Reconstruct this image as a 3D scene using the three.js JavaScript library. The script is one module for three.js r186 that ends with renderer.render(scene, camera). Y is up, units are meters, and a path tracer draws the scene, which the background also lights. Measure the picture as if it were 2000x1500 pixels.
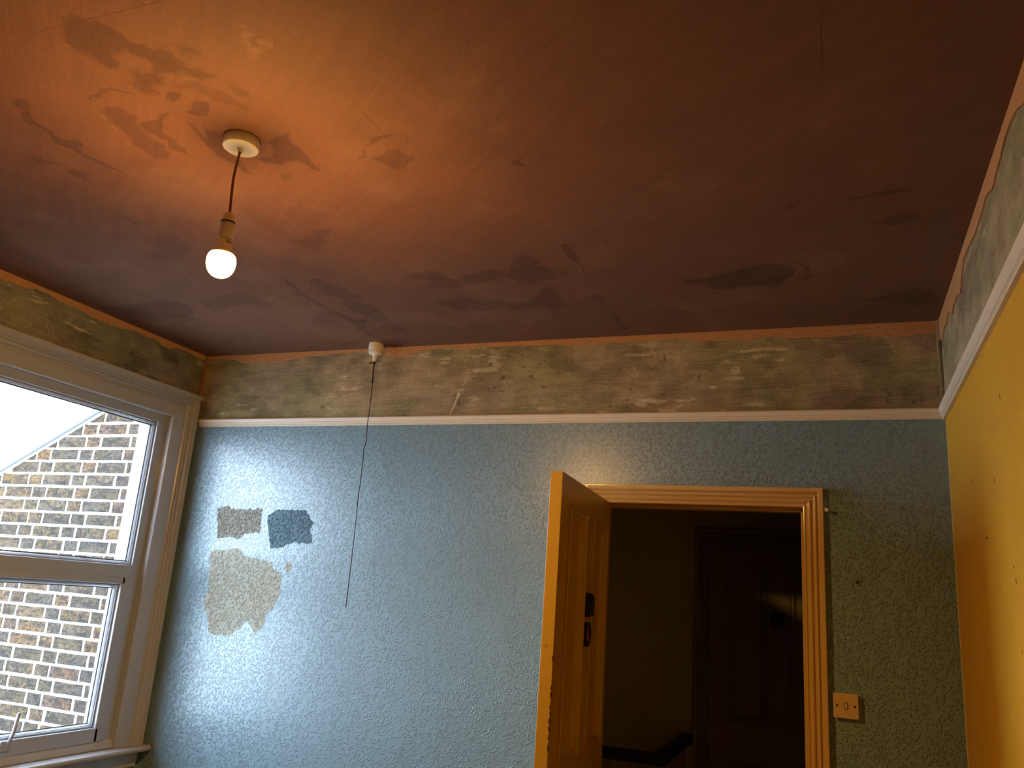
import * as THREE from 'three';
import { mergeGeometries, toCreasedNormals } from 'three/addons/utils/BufferGeometryUtils.js';
import { RoundedBoxGeometry } from 'three/addons/geometries/RoundedBoxGeometry.js';

// ---------------------------------------------------------------- camera, sky, exposure
const scene = new THREE.Scene();
const CY = 1.57;                                    // eye height above the floor
const camera = new THREE.PerspectiveCamera(49.885, 4 / 3, 0.02, 200);
camera.rotation.order = 'YXZ';
camera.rotation.set(0.25592907, 0.38251634, 0.07208499);
camera.position.set(0, CY, 0);
scene.add(camera);

const SKY = new THREE.Color().setRGB(0.78, 0.95, 1.15);   // bright overcast sky
scene.background = SKY;
scene.backgroundIntensity = 18.0;
scene.environment = null;

const renderer = new THREE.WebGLRenderer({ antialias: true });
renderer.toneMapping = THREE.LinearToneMapping;
renderer.toneMappingExposure = 1.0;
renderer.shadowMap.enabled = true;

const BULB_COLOR = new THREE.Color().setRGB(1.0, 0.52, 0.13);
const BULB_DOWN = 4.8, BULB_ROUND = 3.0;             // candela: the dome's main beam and its weak spill to the sides and back

// ---------------------------------------------------------------- room measures (metres)
const ZB = -3.45, XR = 0.402, XL = -3.21, ZF = 0.95, H = CY + 1.18;   // back, right, left, front walls, ceiling
const RAIL_T = CY + 0.825, RAIL_B = CY + 0.785;
const Y = r => CY + r;                              // height given from eye level

// ---------------------------------------------------------------- helpers
let seed = 7;
function rnd() { seed = (seed * 1664525 + 1013904223) >>> 0; return seed / 4294967296; }
const rr = (a, b) => a + (b - a) * rnd();
function hash(x, y, s) { let h = (x * 374761393 + y * 668265263 + s * 2147483647) | 0; h = Math.imul(h ^ (h >>> 13), 1274126177); return ((h ^ (h >>> 16)) >>> 0) / 4294967296; }
function vnoise(x, y, s = 0) {
  const xi = Math.floor(x), yi = Math.floor(y); let fx = x - xi, fy = y - yi;
  fx = fx * fx * (3 - 2 * fx); fy = fy * fy * (3 - 2 * fy);
  const a = hash(xi, yi, s), b = hash(xi + 1, yi, s), c = hash(xi, yi + 1, s), d = hash(xi + 1, yi + 1, s);
  return a + (b - a) * fx + (c - a) * fy + (a - b - c + d) * fx * fy;
}
function fbm(x, y, s = 0, o = 4) { let v = 0, a = 0.5, t = 0; for (let i = 0; i < o; i++) { v += a * vnoise(x, y, s + i); t += a; a *= 0.5; x *= 2.03; y *= 2.03; } return v / t; }
const clamp = (v, a = 0, b = 1) => Math.min(b, Math.max(a, v));
const sstep = (a, b, v) => { const t = clamp((v - a) / (b - a)); return t * t * (3 - 2 * t); };
const toS = c => c <= 0.0031308 ? 12.92 * c : 1.055 * Math.pow(c, 1 / 2.4) - 0.055;
const lin = (r, g, b) => new THREE.Color().setRGB(r, g, b);

function colorTexture(w, h, fn) {                   // fn(i, j, out) fills linear colour
  const d = new Uint8Array(w * h * 4), o = [0, 0, 0];
  for (let j = 0; j < h; j++) for (let i = 0; i < w; i++) {
    fn(i, j, o); const k = (j * w + i) * 4;
    d[k] = 255 * toS(clamp(o[0])); d[k + 1] = 255 * toS(clamp(o[1])); d[k + 2] = 255 * toS(clamp(o[2])); d[k + 3] = 255;
  }
  return finish(new THREE.DataTexture(d, w, h), true);
}
function heightTexture(w, h, arr) {
  const d = new Uint8Array(w * h * 4);
  for (let k = 0; k < w * h; k++) { const v = 255 * clamp(arr[k]); d[4 * k] = d[4 * k + 1] = d[4 * k + 2] = v; d[4 * k + 3] = 255; }
  return finish(new THREE.DataTexture(d, w, h), false);
}
function finish(t, srgb) {
  t.wrapS = t.wrapT = THREE.RepeatWrapping; t.magFilter = THREE.LinearFilter; t.minFilter = THREE.LinearFilter;
  if (srgb) t.colorSpace = THREE.SRGBColorSpace; t.needsUpdate = true; return t;
}
function placed(t, x0, y0, w, h) { const c = t.clone(); c.repeat.set(1 / w, 1 / h); c.offset.set(-x0 / w, -y0 / h); c.needsUpdate = true; return c; }

const names = new Map();
function numbered(n) { const k = names.get(n) || 0; names.set(n, k + 1); return k ? `${n}_${String(k).padStart(3, '0')}` : n; }
function shade(o) { o.traverse(m => { if (m.isMesh) { m.castShadow = true; m.receiveShadow = true; } }); return o; }
function mesh(name, geo, mat, parent) {
  const m = new THREE.Mesh(geo, mat); m.name = parent ? name : numbered(name);
  (parent || scene).add(m); m.castShadow = m.receiveShadow = true; return m;
}
function group(name, pos = [0, 0, 0]) { const g = new THREE.Group(); g.name = numbered(name); g.position.set(...pos); scene.add(g); return g; }
function tag(o, label, category, groupName) { o.userData.label = label; o.userData.category = category; if (groupName) o.userData.group = groupName; return o; }
function struct(o, label, category) { o.userData.kind = 'structure'; if (label) o.userData.label = label; if (category) o.userData.category = category; return o; }

function planarUV(g) {                              // uv in metres, by the face's main axis
  const q = g.index ? g.toNonIndexed() : g;
  const p = q.attributes.position, n = q.attributes.normal, uv = new Float32Array(p.count * 2);
  for (let i = 0; i < p.count; i++) {
    const ax = Math.abs(n.getX(i)), ay = Math.abs(n.getY(i)), az = Math.abs(n.getZ(i));
    if (ax >= ay && ax >= az) { uv[2 * i] = p.getZ(i); uv[2 * i + 1] = p.getY(i); }
    else if (ay >= az) { uv[2 * i] = p.getX(i); uv[2 * i + 1] = p.getZ(i); }
    else { uv[2 * i] = p.getX(i); uv[2 * i + 1] = p.getY(i); }
  }
  q.setAttribute('uv', new THREE.BufferAttribute(uv, 2)); return q;
}
function box(x0, x1, y0, y1, z0, z1) { const g = new THREE.BoxGeometry(x1 - x0, y1 - y0, z1 - z0); g.translate((x0 + x1) / 2, (y0 + y1) / 2, (z0 + z1) / 2); return planarUV(g); }
function rbox(x0, x1, y0, y1, z0, z1, r = 0.002) { const g = new RoundedBoxGeometry(x1 - x0, y1 - y0, z1 - z0, 2, r); g.translate((x0 + x1) / 2, (y0 + y1) / 2, (z0 + z1) / 2); return planarUV(g); }
const merge = list => mergeGeometries(list.map(g => { const q = g.index ? g.toNonIndexed() : g; for (const k of Object.keys(q.attributes)) if (!['position', 'normal', 'uv'].includes(k)) q.deleteAttribute(k); return q; }));
const V = (x, y, z) => new THREE.Vector3(x, y, z);

// a moulding: profile [[u, v]...] (u across from the inner edge, v proud of the wall) run from a to b; the ends are cut back by m0*u and m1*u
function moulding(profile, a, b, across, out, m0 = 0, m1 = 0) {
  const d = b.clone().sub(a), L = d.length(); d.normalize();
  const at = (p, e) => a.clone().addScaledVector(d, e ? L - m1 * p[0] : m0 * p[0]).addScaledVector(across, p[0]).addScaledVector(out, p[1]);
  const pos = [], flip = d.clone().cross(across).dot(out) < 0;
  const tri = (p, q, r) => { for (const v of flip ? [p, r, q] : [p, q, r]) pos.push(v.x, v.y, v.z); };
  const n = profile.length;
  for (let i = 0; i < n; i++) { const p = profile[i], q = profile[(i + 1) % n]; const A = at(p, 0), B = at(p, 1), C = at(q, 1), D = at(q, 0); tri(A, B, C); tri(A, C, D); }
  const c2 = profile.map(p => new THREE.Vector2(p[0], p[1]));
  for (const t of THREE.ShapeUtils.triangulateShape(c2, [])) { tri(at(profile[t[0]], 0), at(profile[t[1]], 0), at(profile[t[2]], 0)); tri(at(profile[t[0]], 1), at(profile[t[2]], 1), at(profile[t[1]], 1)); }
  let g = new THREE.BufferGeometry(); g.setAttribute('position', new THREE.Float32BufferAttribute(pos, 3)); g.computeVertexNormals();
  g = toCreasedNormals(g, 0.6); return planarUV(g);
}
const X1 = V(1, 0, 0), Y1 = V(0, 1, 0), Z1 = V(0, 0, 1), XM = V(-1, 0, 0), YM = V(0, -1, 0), ZM = V(0, 0, -1);
function lathe(pts, seg = 40, crease = 0) { const g = new THREE.LatheGeometry(pts.map(p => new THREE.Vector2(p[0], p[1])), seg); return crease ? toCreasedNormals(g, crease) : g; }
function tube(pts, r, seg = 40, rad = 8) { return new THREE.TubeGeometry(new THREE.CatmullRomCurve3(pts.map(p => V(...p))), seg, r, rad, false); }
// a wall sheet with holes, drawn in (u, y) and put against a plane: axis 'z' faces +z at w, 'x' faces sign*x at w
function wallSheet(outline, holes, thick, axis, w, sign = 1) {
  const s = new THREE.Shape(outline.map(p => new THREE.Vector2(p[0], p[1])));
  for (const h of holes) s.holes.push(new THREE.Path(h.map(p => new THREE.Vector2(p[0], p[1]))));
  const g = new THREE.ExtrudeGeometry(s, { depth: thick, bevelEnabled: false });
  const p = g.attributes.position;
  for (let i = 0; i < p.count; i++) {
    const u = p.getX(i), y = p.getY(i), d = p.getZ(i);          // d = 0 is the back, d = thick the face
    if (axis === 'z') p.setXYZ(i, u, y, w + (d - thick) * sign); else p.setXYZ(i, w + (d - thick) * sign, y, u);
  }
  const mirrored = axis === 'z' ? sign < 0 : sign > 0;
  if (mirrored) { for (let i = 0; i < p.count; i += 3) { for (const k of 'xyz'.split('').keys()) { const a = p.array[(i + 1) * 3 + k]; p.array[(i + 1) * 3 + k] = p.array[(i + 2) * 3 + k]; p.array[(i + 2) * 3 + k] = a; } } }
  g.computeVertexNormals(); return planarUV(g);
}
const rect = (u0, u1, y0, y1) => [[u0, y0], [u1, y0], [u1, y1], [u0, y1]];

// ---------------------------------------------------------------- textures
// ceiling: damp patches in freshly skimmed pink plaster; outlines in millimetres on the ceiling (x, z): [edge softness m, depth, outline]
const DAMP = [
[0.02,0.9,[-1598,-1103,-1543,-1079,-1513,-1090,-1489,-1127,-1481,-1161,-1473,-1195,-1453,-1224,-1417,-1231,-1415,-1258,-1433,-1295,-1404,-1317,-1389,-1350,-1403,-1354,-1429,-1339,-1442,-1317,-1476,-1312,-1509,-1317,-1530,-1334,-1562,-1337,-1593,-1360,-1612,-1358,-1602,-1330,-1587,-1304,-1572,-1271,-1521,-1289,-1508,-1281,-1512,-1245,-1522,-1211,-1559,-1205,-1579,-1234,-1581,-1258,-1607,-1261,-1614,-1224,-1633,-1184,-1635,-1150]],
[0.02,0.7,[-1391,-1231,-1359,-1231,-1346,-1257,-1368,-1271,-1393,-1257]],
[0.01,0.6,[-1370,-1374,-1352,-1405,-1339,-1451,-1364,-1441,-1375,-1406]],
[0.015,0.45,[-1512,-1339,-1449,-1356,-1407,-1398,-1397,-1448,-1377,-1485,-1407,-1502,-1429,-1472,-1449,-1434,-1446,-1411,-1468,-1378,-1502,-1365]],
[0.004,0.8,[-1562,-1380,-1529,-1369,-1514,-1385,-1538,-1410,-1562,-1412,-1569,-1394]],
[0.004,0.8,[-1518,-1428,-1477,-1427,-1485,-1457,-1508,-1480,-1536,-1481,-1565,-1461,-1571,-1447,-1545,-1445]],
[0.004,0.7,[-1791,-1335,-1751,-1329,-1701,-1311,-1679,-1313,-1668,-1320,-1653,-1340,-1632,-1361,-1653,-1352,-1673,-1330,-1692,-1325,-1718,-1330,-1743,-1348,-1777,-1342]],
[0.004,0.8,[-1996,-1288,-1970,-1283,-1944,-1294,-1960,-1315,-1991,-1332,-2021,-1368,-2018,-1405,-2020,-1441,-2033,-1476,-1996,-1481,-1977,-1500,-2034,-1546,-2033,-1577,-2013,-1598,-2006,-1632,-1997,-1678,-1993,-1696,-2017,-1656,-2040,-1623,-2042,-1585,-2049,-1552,-2056,-1515,-2067,-1487,-2044,-1444,-2037,-1409,-2051,-1387,-2036,-1355,-2009,-1336,-2005,-1311]],
[0.012,0.75,[-1775,-1380,-1747,-1384,-1725,-1411,-1716,-1439,-1738,-1468,-1749,-1511,-1752,-1548,-1750,-1587,-1772,-1632,-1802,-1650,-1831,-1638,-1843,-1594,-1828,-1538,-1821,-1492,-1800,-1434]],
[0.004,0.75,[-1733,-1469,-1694,-1462,-1666,-1465,-1645,-1449,-1606,-1446,-1643,-1466,-1677,-1493,-1701,-1514,-1698,-1552,-1709,-1592,-1713,-1636,-1730,-1622,-1747,-1598,-1725,-1564,-1732,-1534,-1744,-1512,-1742,-1485]],
[0.006,0.8,[-1595,-1501,-1590,-1515,-1601,-1549,-1606,-1576,-1582,-1563,-1562,-1532,-1549,-1553,-1537,-1575,-1557,-1607,-1592,-1657,-1597,-1686,-1584,-1710,-1596,-1749,-1608,-1789,-1619,-1754,-1623,-1710,-1640,-1675,-1631,-1627,-1619,-1563]],
[0.004,0.85,[-1526,-1709,-1496,-1711,-1456,-1691,-1443,-1665,-1444,-1645,-1403,-1618,-1375,-1621,-1352,-1613,-1372,-1645,-1377,-1681,-1374,-1711,-1379,-1745,-1379,-1781,-1385,-1822,-1405,-1801,-1405,-1764,-1422,-1745,-1454,-1747,-1485,-1755,-1514,-1743]],
[0.01,0.6,[-1527,-1804,-1499,-1800,-1495,-1817,-1529,-1842,-1535,-1824]],
[0.01,0.5,[-2215,-1527,-2185,-1539,-2164,-1571,-2150,-1591,-2171,-1596,-2208,-1577,-2233,-1554]],
[0.004,0.7,[-2165,-1604,-2145,-1619,-2142,-1643,-2106,-1657,-2047,-1643,-2094,-1660,-2145,-1659,-2159,-1699,-2171,-1676,-2173,-1658,-2182,-1639]],
[0.006,0.8,[-1183,-1727,-1154,-1702,-1106,-1686,-1071,-1682,-1087,-1696,-1127,-1713,-1161,-1723]],
[0.004,0.7,[-1200,-1737,-1190,-1744,-1213,-1783,-1240,-1784,-1211,-1764]],
[0.015,0.7,[-1196,-1802,-1153,-1778,-1111,-1764,-1083,-1786,-1079,-1816,-1106,-1850,-1149,-1865,-1167,-1835,-1180,-1816]],
[0.006,0.9,[-817,-1891,-803,-1890,-783,-1925,-808,-1934,-818,-1916]],
[0.02,0.6,[-1774,-2221,-1725,-2216,-1647,-2167,-1588,-2166,-1611,-2211,-1682,-2287,-1748,-2328,-1762,-2270]],
[0.012,0.75,[-1951,-2579,-1891,-2553,-1871,-2624,-1838,-2680,-1826,-2743,-1831,-2816,-1864,-2778,-1872,-2820,-1832,-2871,-1819,-2940,-1834,-3031,-1855,-3101,-1901,-3069,-1938,-2990,-1960,-2904,-1962,-2836,-1906,-2803,-1937,-2754,-1965,-2676]],
[0.004,0.85,[-2038,-2496,-2030,-2545,-2029,-2604,-2047,-2661,-2054,-2743,-2044,-2822,-2049,-2900,-2034,-2950,-2019,-3000,-1937,-3050,-1996,-3103,-2026,-3202,-2048,-3308,-2064,-3250,-2074,-3168,-2053,-3094,-2048,-3032,-2066,-2956,-2066,-2897,-2070,-2806,-2080,-2728,-2127,-2692,-2074,-2687,-2054,-2639,-2061,-2588]],
[0.004,0.7,[-2040,-2386,-2026,-2389,-2033,-2432,-2049,-2420]],
[0.015,0.8,[-1494,-2603,-1442,-2578,-1393,-2570,-1370,-2601,-1369,-2646,-1335,-2671,-1261,-2640,-1196,-2609,-1146,-2628,-1126,-2667,-1169,-2704,-1228,-2720,-1288,-2736,-1367,-2759,-1451,-2753,-1508,-2723,-1436,-2689,-1457,-2638,-1504,-2638]],
[0.02,0.8,[-1126,-2667,-1087,-2623,-1046,-2532,-1003,-2509,-970,-2547,-978,-2611,-943,-2652,-927,-2707,-983,-2749,-1045,-2783,-1097,-2745,-1128,-2712]],
[0.015,0.8,[-1547,-2900,-1467,-2872,-1381,-2877,-1311,-2921,-1237,-2914,-1193,-2964,-1106,-2938,-1039,-2831,-999,-2820,-988,-2899,-1009,-3039,-1070,-3060,-1130,-3007,-1208,-3047,-1276,-3013,-1412,-3023,-1485,-2999,-1528,-2947]],
[0.004,0.9,[-845,-2458,-825,-2448,-818,-2486,-821,-2562,-828,-2617,-828,-2675,-833,-2743,-843,-2715,-829,-2633,-847,-2605,-855,-2524]],
[0.004,0.8,[-880,-2959,-849,-2925,-833,-2948,-838,-3007,-876,-3000]],
[0.01,0.6,[-2266,-3332,-2193,-3315,-2154,-3335,-2203,-3365,-2258,-3369]],
[0.01,0.6,[-1940,-3137,-1852,-3114,-1824,-3182,-1867,-3281,-1895,-3210,-1943,-3176]],
[0.01,0.8,[-2037,-3324,-1948,-3323,-1910,-3400,-2030,-3456,-2063,-3406]],
[0.006,1,[-500,-2837,-425,-2840,-349,-2822,-298,-2790,-240,-2760,-171,-2754,-128,-2783,-96,-2830,-134,-2908,-176,-2945,-250,-2954,-316,-2960,-384,-2963,-438,-2929,-409,-2900,-492,-2896]],
[0.006,0.9,[-137,-2737,-97,-2753,-65,-2796,-55,-2839,-65,-2911,-85,-2929,-74,-2856,-91,-2790,-119,-2758]],
[0.006,1,[25,-2333,95,-2324,143,-2307,189,-2298,238,-2330,191,-2328,144,-2335,96,-2338]],
[0.005,0.9,[-115,-2351,-95,-2340,-80,-2353,-93,-2362]],
[0.02,0.8,[122,-2503,174,-2460,235,-2451,263,-2503,228,-2534,177,-2531]],
[0.02,0.8,[115,-3165,207,-3121,280,-3077,342,-3100,376,-3224,309,-3262,220,-3208]],
[0.006,0.8,[-858,-3194,-818,-3172,-831,-3242,-822,-3335,-822,-3376,-846,-3347,-852,-3269]],
[0.015,0.5,[-2276,-1894,-2247,-1895,-2232,-1935,-2226,-1991,-2261,-1988,-2266,-1944]],
[0.02,0.5,[-2297,-2083,-2213,-2055,-2178,-2091,-2212,-2198,-2327,-2290,-2407,-2274,-2454,-2224,-2373,-2189]],
[0.012,0.7,[-3155,-2656,-3041,-2658,-2908,-2664,-2764,-2637,-2718,-2672,-2679,-2731,-2722,-2815,-2822,-2873,-2930,-2875,-3013,-2901,-3067,-2842,-3101,-2749,-3154,-2702]],
[0.005,0.7,[-2888,-2892,-2758,-2865,-2650,-2855,-2744,-2877,-2838,-2900,-2890,-2921]],
[0.01,0.5,[-2587,-2678,-2416,-2643,-2299,-2632,-2263,-2771,-2318,-2796,-2391,-2748,-2629,-2831,-2639,-2774]],
[0.005,0.5,[-3196,-2398,-3124,-2420,-3035,-2413,-2957,-2420,-3045,-2435,-3139,-2433,-3172,-2419]]
];
const CW = XR - XL + 0.02, CD = ZF - ZB + 0.02, CX0 = XL - 0.01, CZ0 = ZB - 0.01, CN = 2048;
const damp = new Float32Array(CN * CN);
for (const [soft, k, o] of DAMP) {
  const n = o.length / 2, xs = [], zs = []; for (let i = 0; i < n; i++) { xs.push(o[2 * i] / 1000); zs.push(o[2 * i + 1] / 1000); }
  const m = 0.05, i0 = Math.max(0, Math.floor((Math.min(...xs) - m - CX0) / CW * CN)), i1 = Math.min(CN - 1, Math.ceil((Math.max(...xs) + m - CX0) / CW * CN));
  const j0 = Math.max(0, Math.floor((Math.min(...zs) - m - CZ0) / CD * CN)), j1 = Math.min(CN - 1, Math.ceil((Math.max(...zs) + m - CZ0) / CD * CN));
  for (let j = j0; j <= j1; j++) for (let i = i0; i <= i1; i++) {
    let x = CX0 + (i + 0.5) / CN * CW, z = CZ0 + (j + 0.5) / CN * CD;
    const wob = 0.006 + soft * 0.9;
    x += (fbm(x * 38, z * 38, 3, 3) - 0.5) * wob * 2; z += (fbm(x * 38 + 9, z * 38 + 4, 5, 3) - 0.5) * wob * 2;
    let inside = false, d2 = 1e9;
    for (let a = 0, b = n - 1; a < n; b = a++) {
      const ax = xs[a], az = zs[a], bx = xs[b], bz = zs[b];
      if ((az > z) !== (bz > z) && x < (bx - ax) * (z - az) / (bz - az) + ax) inside = !inside;
      const ex = bx - ax, ez = bz - az, t = clamp(((x - ax) * ex + (z - az) * ez) / (ex * ex + ez * ez + 1e-12)), px = ax + ex * t - x, pz = az + ez * t - z, q = px * px + pz * pz;
      if (q < d2) d2 = q;
    }
    const sd = (inside ? 1 : -1) * Math.sqrt(d2), v = k * sstep(-soft * 0.7, soft * 0.7 + 0.001, sd), q = j * CN + i;
    if (v > damp[q]) damp[q] = v;
  }
}
// pale trowel ridges and wipes: [x0, z0, x1, z1 (mm), half width m, strength]
const RIDGES = [
[-1793,-1351,-1842,-1520,0.004,0.5],
[-1799,-1374,-1827,-1472,0.003,0.4],
[-1969,-1679,-1872,-1867,0.003,0.35],
[-1204,-1251,-1167,-1300,0.02,0.55],
[-1229,-1296,-1139,-1282,0.02,0.5],
[-1257,-1386,-1250,-1455,0.004,0.3],
[-1200,-1215,-1238,-1321,0.02,0.4],
[-1500,-1320,-1390,-1365,0.006,0.4],
[-1997,-2352,-2036,-2879,0.002,0.4],
[-1692,-2026,-1680,-2226,0.01,0.25],
[-1613,-1966,-1496,-2045,0.015,0.25],
[-830,-2413,-756,-2392,0.006,0.35],
[-731,-2416,-698,-2595,0.006,0.3],
[-87,-2781,-138,-2986,0.008,0.35],
[-825,-2630,-835,-2854,0.002,0.4],
[-2393,-2304,-2486,-2597,0.012,0.25],
[-2613,-2509,-2619,-2605,0.003,0.4]
];
const ridge = new Float32Array(CN * CN);
for (const [a, b, c, d, w, k] of RIDGES) {
  const x0 = a / 1000, z0 = b / 1000, x1 = c / 1000, z1 = d / 1000, m = w + 0.02, ex = x1 - x0, ez = z1 - z0;
  const i0 = Math.floor((Math.min(x0, x1) - m - CX0) / CW * CN), i1 = Math.ceil((Math.max(x0, x1) + m - CX0) / CW * CN), j0 = Math.floor((Math.min(z0, z1) - m - CZ0) / CD * CN), j1 = Math.ceil((Math.max(z0, z1) + m - CZ0) / CD * CN);
  for (let j = Math.max(0, j0); j <= Math.min(CN - 1, j1); j++) for (let i = Math.max(0, i0); i <= Math.min(CN - 1, i1); i++) {
    const x = CX0 + (i + 0.5) / CN * CW, z = CZ0 + (j + 0.5) / CN * CD, t = clamp(((x - x0) * ex + (z - z0) * ez) / (ex * ex + ez * ez));
    const dd = Math.hypot(x0 + ex * t - x + (fbm(x * 40, z * 40, 611, 3) - 0.5) * (0.012 + w), z0 + ez * t - z + (fbm(x * 40, z * 40 + 7, 613, 3) - 0.5) * (0.012 + w));
    const v = k * sstep(w, w * 0.25, dd) * sstep(0.36, 0.60, fbm(x * 70, z * 70, 617, 3)); if (v > ridge[j * CN + i]) ridge[j * CN + i] = v;
  }
}
const ceilMap = colorTexture(CN, CN, (i, j, o) => {
  const x = CX0 + (i + 0.5) / CN * CW, z = CZ0 + (j + 0.5) / CN * CD;
  const wx = x + 0.10 * fbm(x * 2, z * 2, 40, 2), wz = z + 0.10 * fbm(x * 2 + 7, z * 2, 41, 2);
  const big = fbm(wx * 2.1, wz * 2.1, 11, 3), mid = fbm(wx * 9, wz * 9, 17, 3);
  const u = wx * 0.8 + wz * 0.6, w = -wx * 0.6 + wz * 0.8;       // trowel strokes
  const strokes = fbm(u * 5, w * 55, 23, 3), fine = fbm(x * 190, z * 190, 29, 2);
  let v = 1 + 0.30 * (big - 0.5) + 0.20 * (mid - 0.5) + 0.20 * (strokes - 0.5) + 0.10 * (fine - 0.5);
  const pale = sstep(0.60, 0.78, fbm(wx * 3.3, wz * 3.3, 31, 4));
  const d = damp[j * CN + i] * (0.86 + 0.28 * (fbm(x * 45, z * 45, 37, 2) - 0.5));
  v *= 1 - 0.50 * d; const q = ridge[j * CN + i];
  o[0] = 0.170 * v + 0.028 * pale + 0.11 * q; o[1] = (0.074 * v + 0.019 * pale + 0.07 * q) * (1 - 0.06 * d); o[2] = (0.041 * v + 0.014 * pale + 0.045 * q) * (1 - 0.02 * d);
});
const plasterBump = (() => { const N = 1024, a = new Float32Array(N * N); for (let j = 0; j < N; j++) for (let i = 0; i < N; i++) { const x = i / N, y = j / N; a[j * N + i] = 0.5 + 0.5 * (fbm(x * 6, y * 6, 51, 4) - 0.5) + 0.22 * (fbm((x + y) * 10, (y - x) * 90, 57, 3) - 0.5) + 0.25 * (fbm(x * 90, y * 90, 61, 2) - 0.5); } return heightTexture(N, N, a); })();

// textured wallpaper: raised flecks, tileable
function fleckBump(N, count, lenPx, widPx, ang, spread) {
  const a = new Float32Array(N * N);
  for (let c = 0; c < count; c++) {
    const cx = rnd() * N, cy = rnd() * N, t = ang + (rnd() - 0.5) * spread, L = lenPx * rr(0.3, 1.2), w = widPx * rr(0.7, 1.4), h = rr(0.45, 1), R = Math.ceil(L + w * 2);
    const dx = Math.cos(t), dy = Math.sin(t);
    for (let j = -R; j <= R; j++) for (let i = -R; i <= R; i++) {
      const al = clamp(i * dx + j * dy, -L / 2, L / 2), ex = i - al * dx, ey = j - al * dy, d = Math.sqrt(ex * ex + ey * ey) / w;
      if (d < 1) { const q = ((Math.floor(cy) + j + N) % N) * N + (Math.floor(cx) + i + N) % N; const v = h * (1 - d * d) * (1 - d * d * 0.3); if (v > a[q]) a[q] = v; }
    }
  }
  for (let k = 0; k < N * N; k++) a[k] = 0.1 + 0.85 * a[k];
  return heightTexture(N, N, a);
}
const chipBump = fleckBump(1024, 4200, 5.5, 4.0, 0.95, 1.3);      // 1024 px = 0.66 m
const fineBump = fleckBump(512, 4200, 4, 3.0, 0.8, 3.0);         // 512 px = 0.3 m

function friezeMap(seedN, len, hgt, x0, cracks, dark, tint = [0.335, 0.265, 0.165], scuffs = 1) {
  const W = 2048, Hh = 256;
  return colorTexture(W, Hh, (i, j, o) => {
    const x = x0 + i / W * len, y = j / Hh * hgt;
    const wx = x + 0.05 * fbm(x * 5, y * 5, seedN + 90, 2);
    const big = fbm(wx * 2.6, y * 4, seedN, 4), mid = fbm(wx * 13, y * 22, seedN + 5, 4), st = fbm((wx + y * 0.3) * 9, (y - wx * 0.05) * 130, seedN + 9, 3), fine = fbm(x * 210, y * 210, seedN + 13, 2);
    let v = 1 + 0.7 * (big - 0.5) + 0.75 * (mid - 0.5) + 0.4 * (st - 0.5) + 0.3 * (fine - 0.5);
    const scuff = sstep(0.63, 0.72, fbm(wx * 11, y * 42, seedN + 21, 4)) * sstep(0.5, 0.62, fbm(x * 3, y * 5, seedN + 25, 2));
    const stain = sstep(0.54, 0.66, fbm(x * 6, y * 11, seedN + 33, 4)) * dark;
    const topDark = sstep(0.52, 0.60, fbm(x * 9, y * 16, seedN + 41, 4)) * sstep(hgt * 0.58, hgt * 0.9, y);
    v *= 1 - 0.22 * stain; v *= 1 - 0.30 * topDark;
    const speck = sstep(0.70, 0.76, fbm(x * 75, y * 75, seedN + 61, 3)) * 0.7, pit = sstep(0.74, 0.80, fbm(x * 34, y * 40, seedN + 67, 3)) * sstep(0.45, 0.6, fbm(x * 2.2, y * 4, seedN + 69, 2)); v *= 1 - 0.5 * pit;
    let r = tint[0] * v, g = tint[1] * v, b = tint[2] * v;
    const ol = sstep(0.45, 0.62, fbm(x * 4, y * 6, seedN + 55, 3)); r *= 1 - 0.10 * ol; b *= 1 - 0.14 * ol;
    const sc = (scuff + 0.6 * speck * sstep(0.45, 0.6, big)) * scuffs; r += 0.20 * sc; g += 0.18 * sc; b += 0.14 * sc;
    for (const [ax, ay, bx, by, w, k] of cracks) {
      const ex = bx - ax, ey = by - ay, t = clamp(((x - ax) * ex + (y - ay) * ey) / (ex * ex + ey * ey)), d = Math.hypot(ax + ex * t - x + (fbm(y * 60, x * 60, 71, 3) - 0.5) * 0.016, ay + ey * t - y);
      const q = k * sstep(w, w * 0.3, d) * (0.6 + 0.8 * fbm(x * 90, y * 90, 73, 2)); r += 0.32 * q; g += 0.28 * q; b += 0.18 * q;
    }
    o[0] = r; o[1] = g; o[2] = b;
  });
}
const friezeBump = (() => { const N = 1024, a = new Float32Array(N * N); for (let j = 0; j < N; j++) for (let i = 0; i < N; i++) { const x = i / N, y = j / N; a[j * N + i] = 0.5 + 0.8 * (fbm(x * 14, y * 14, 81, 4) - 0.5) + 0.4 * (fbm(x * 12, y * 120, 83, 3) - 0.5) + 0.35 * (fbm(x * 120, y * 120, 87, 2) - 0.5); } return heightTexture(N, N, a); })();

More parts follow.
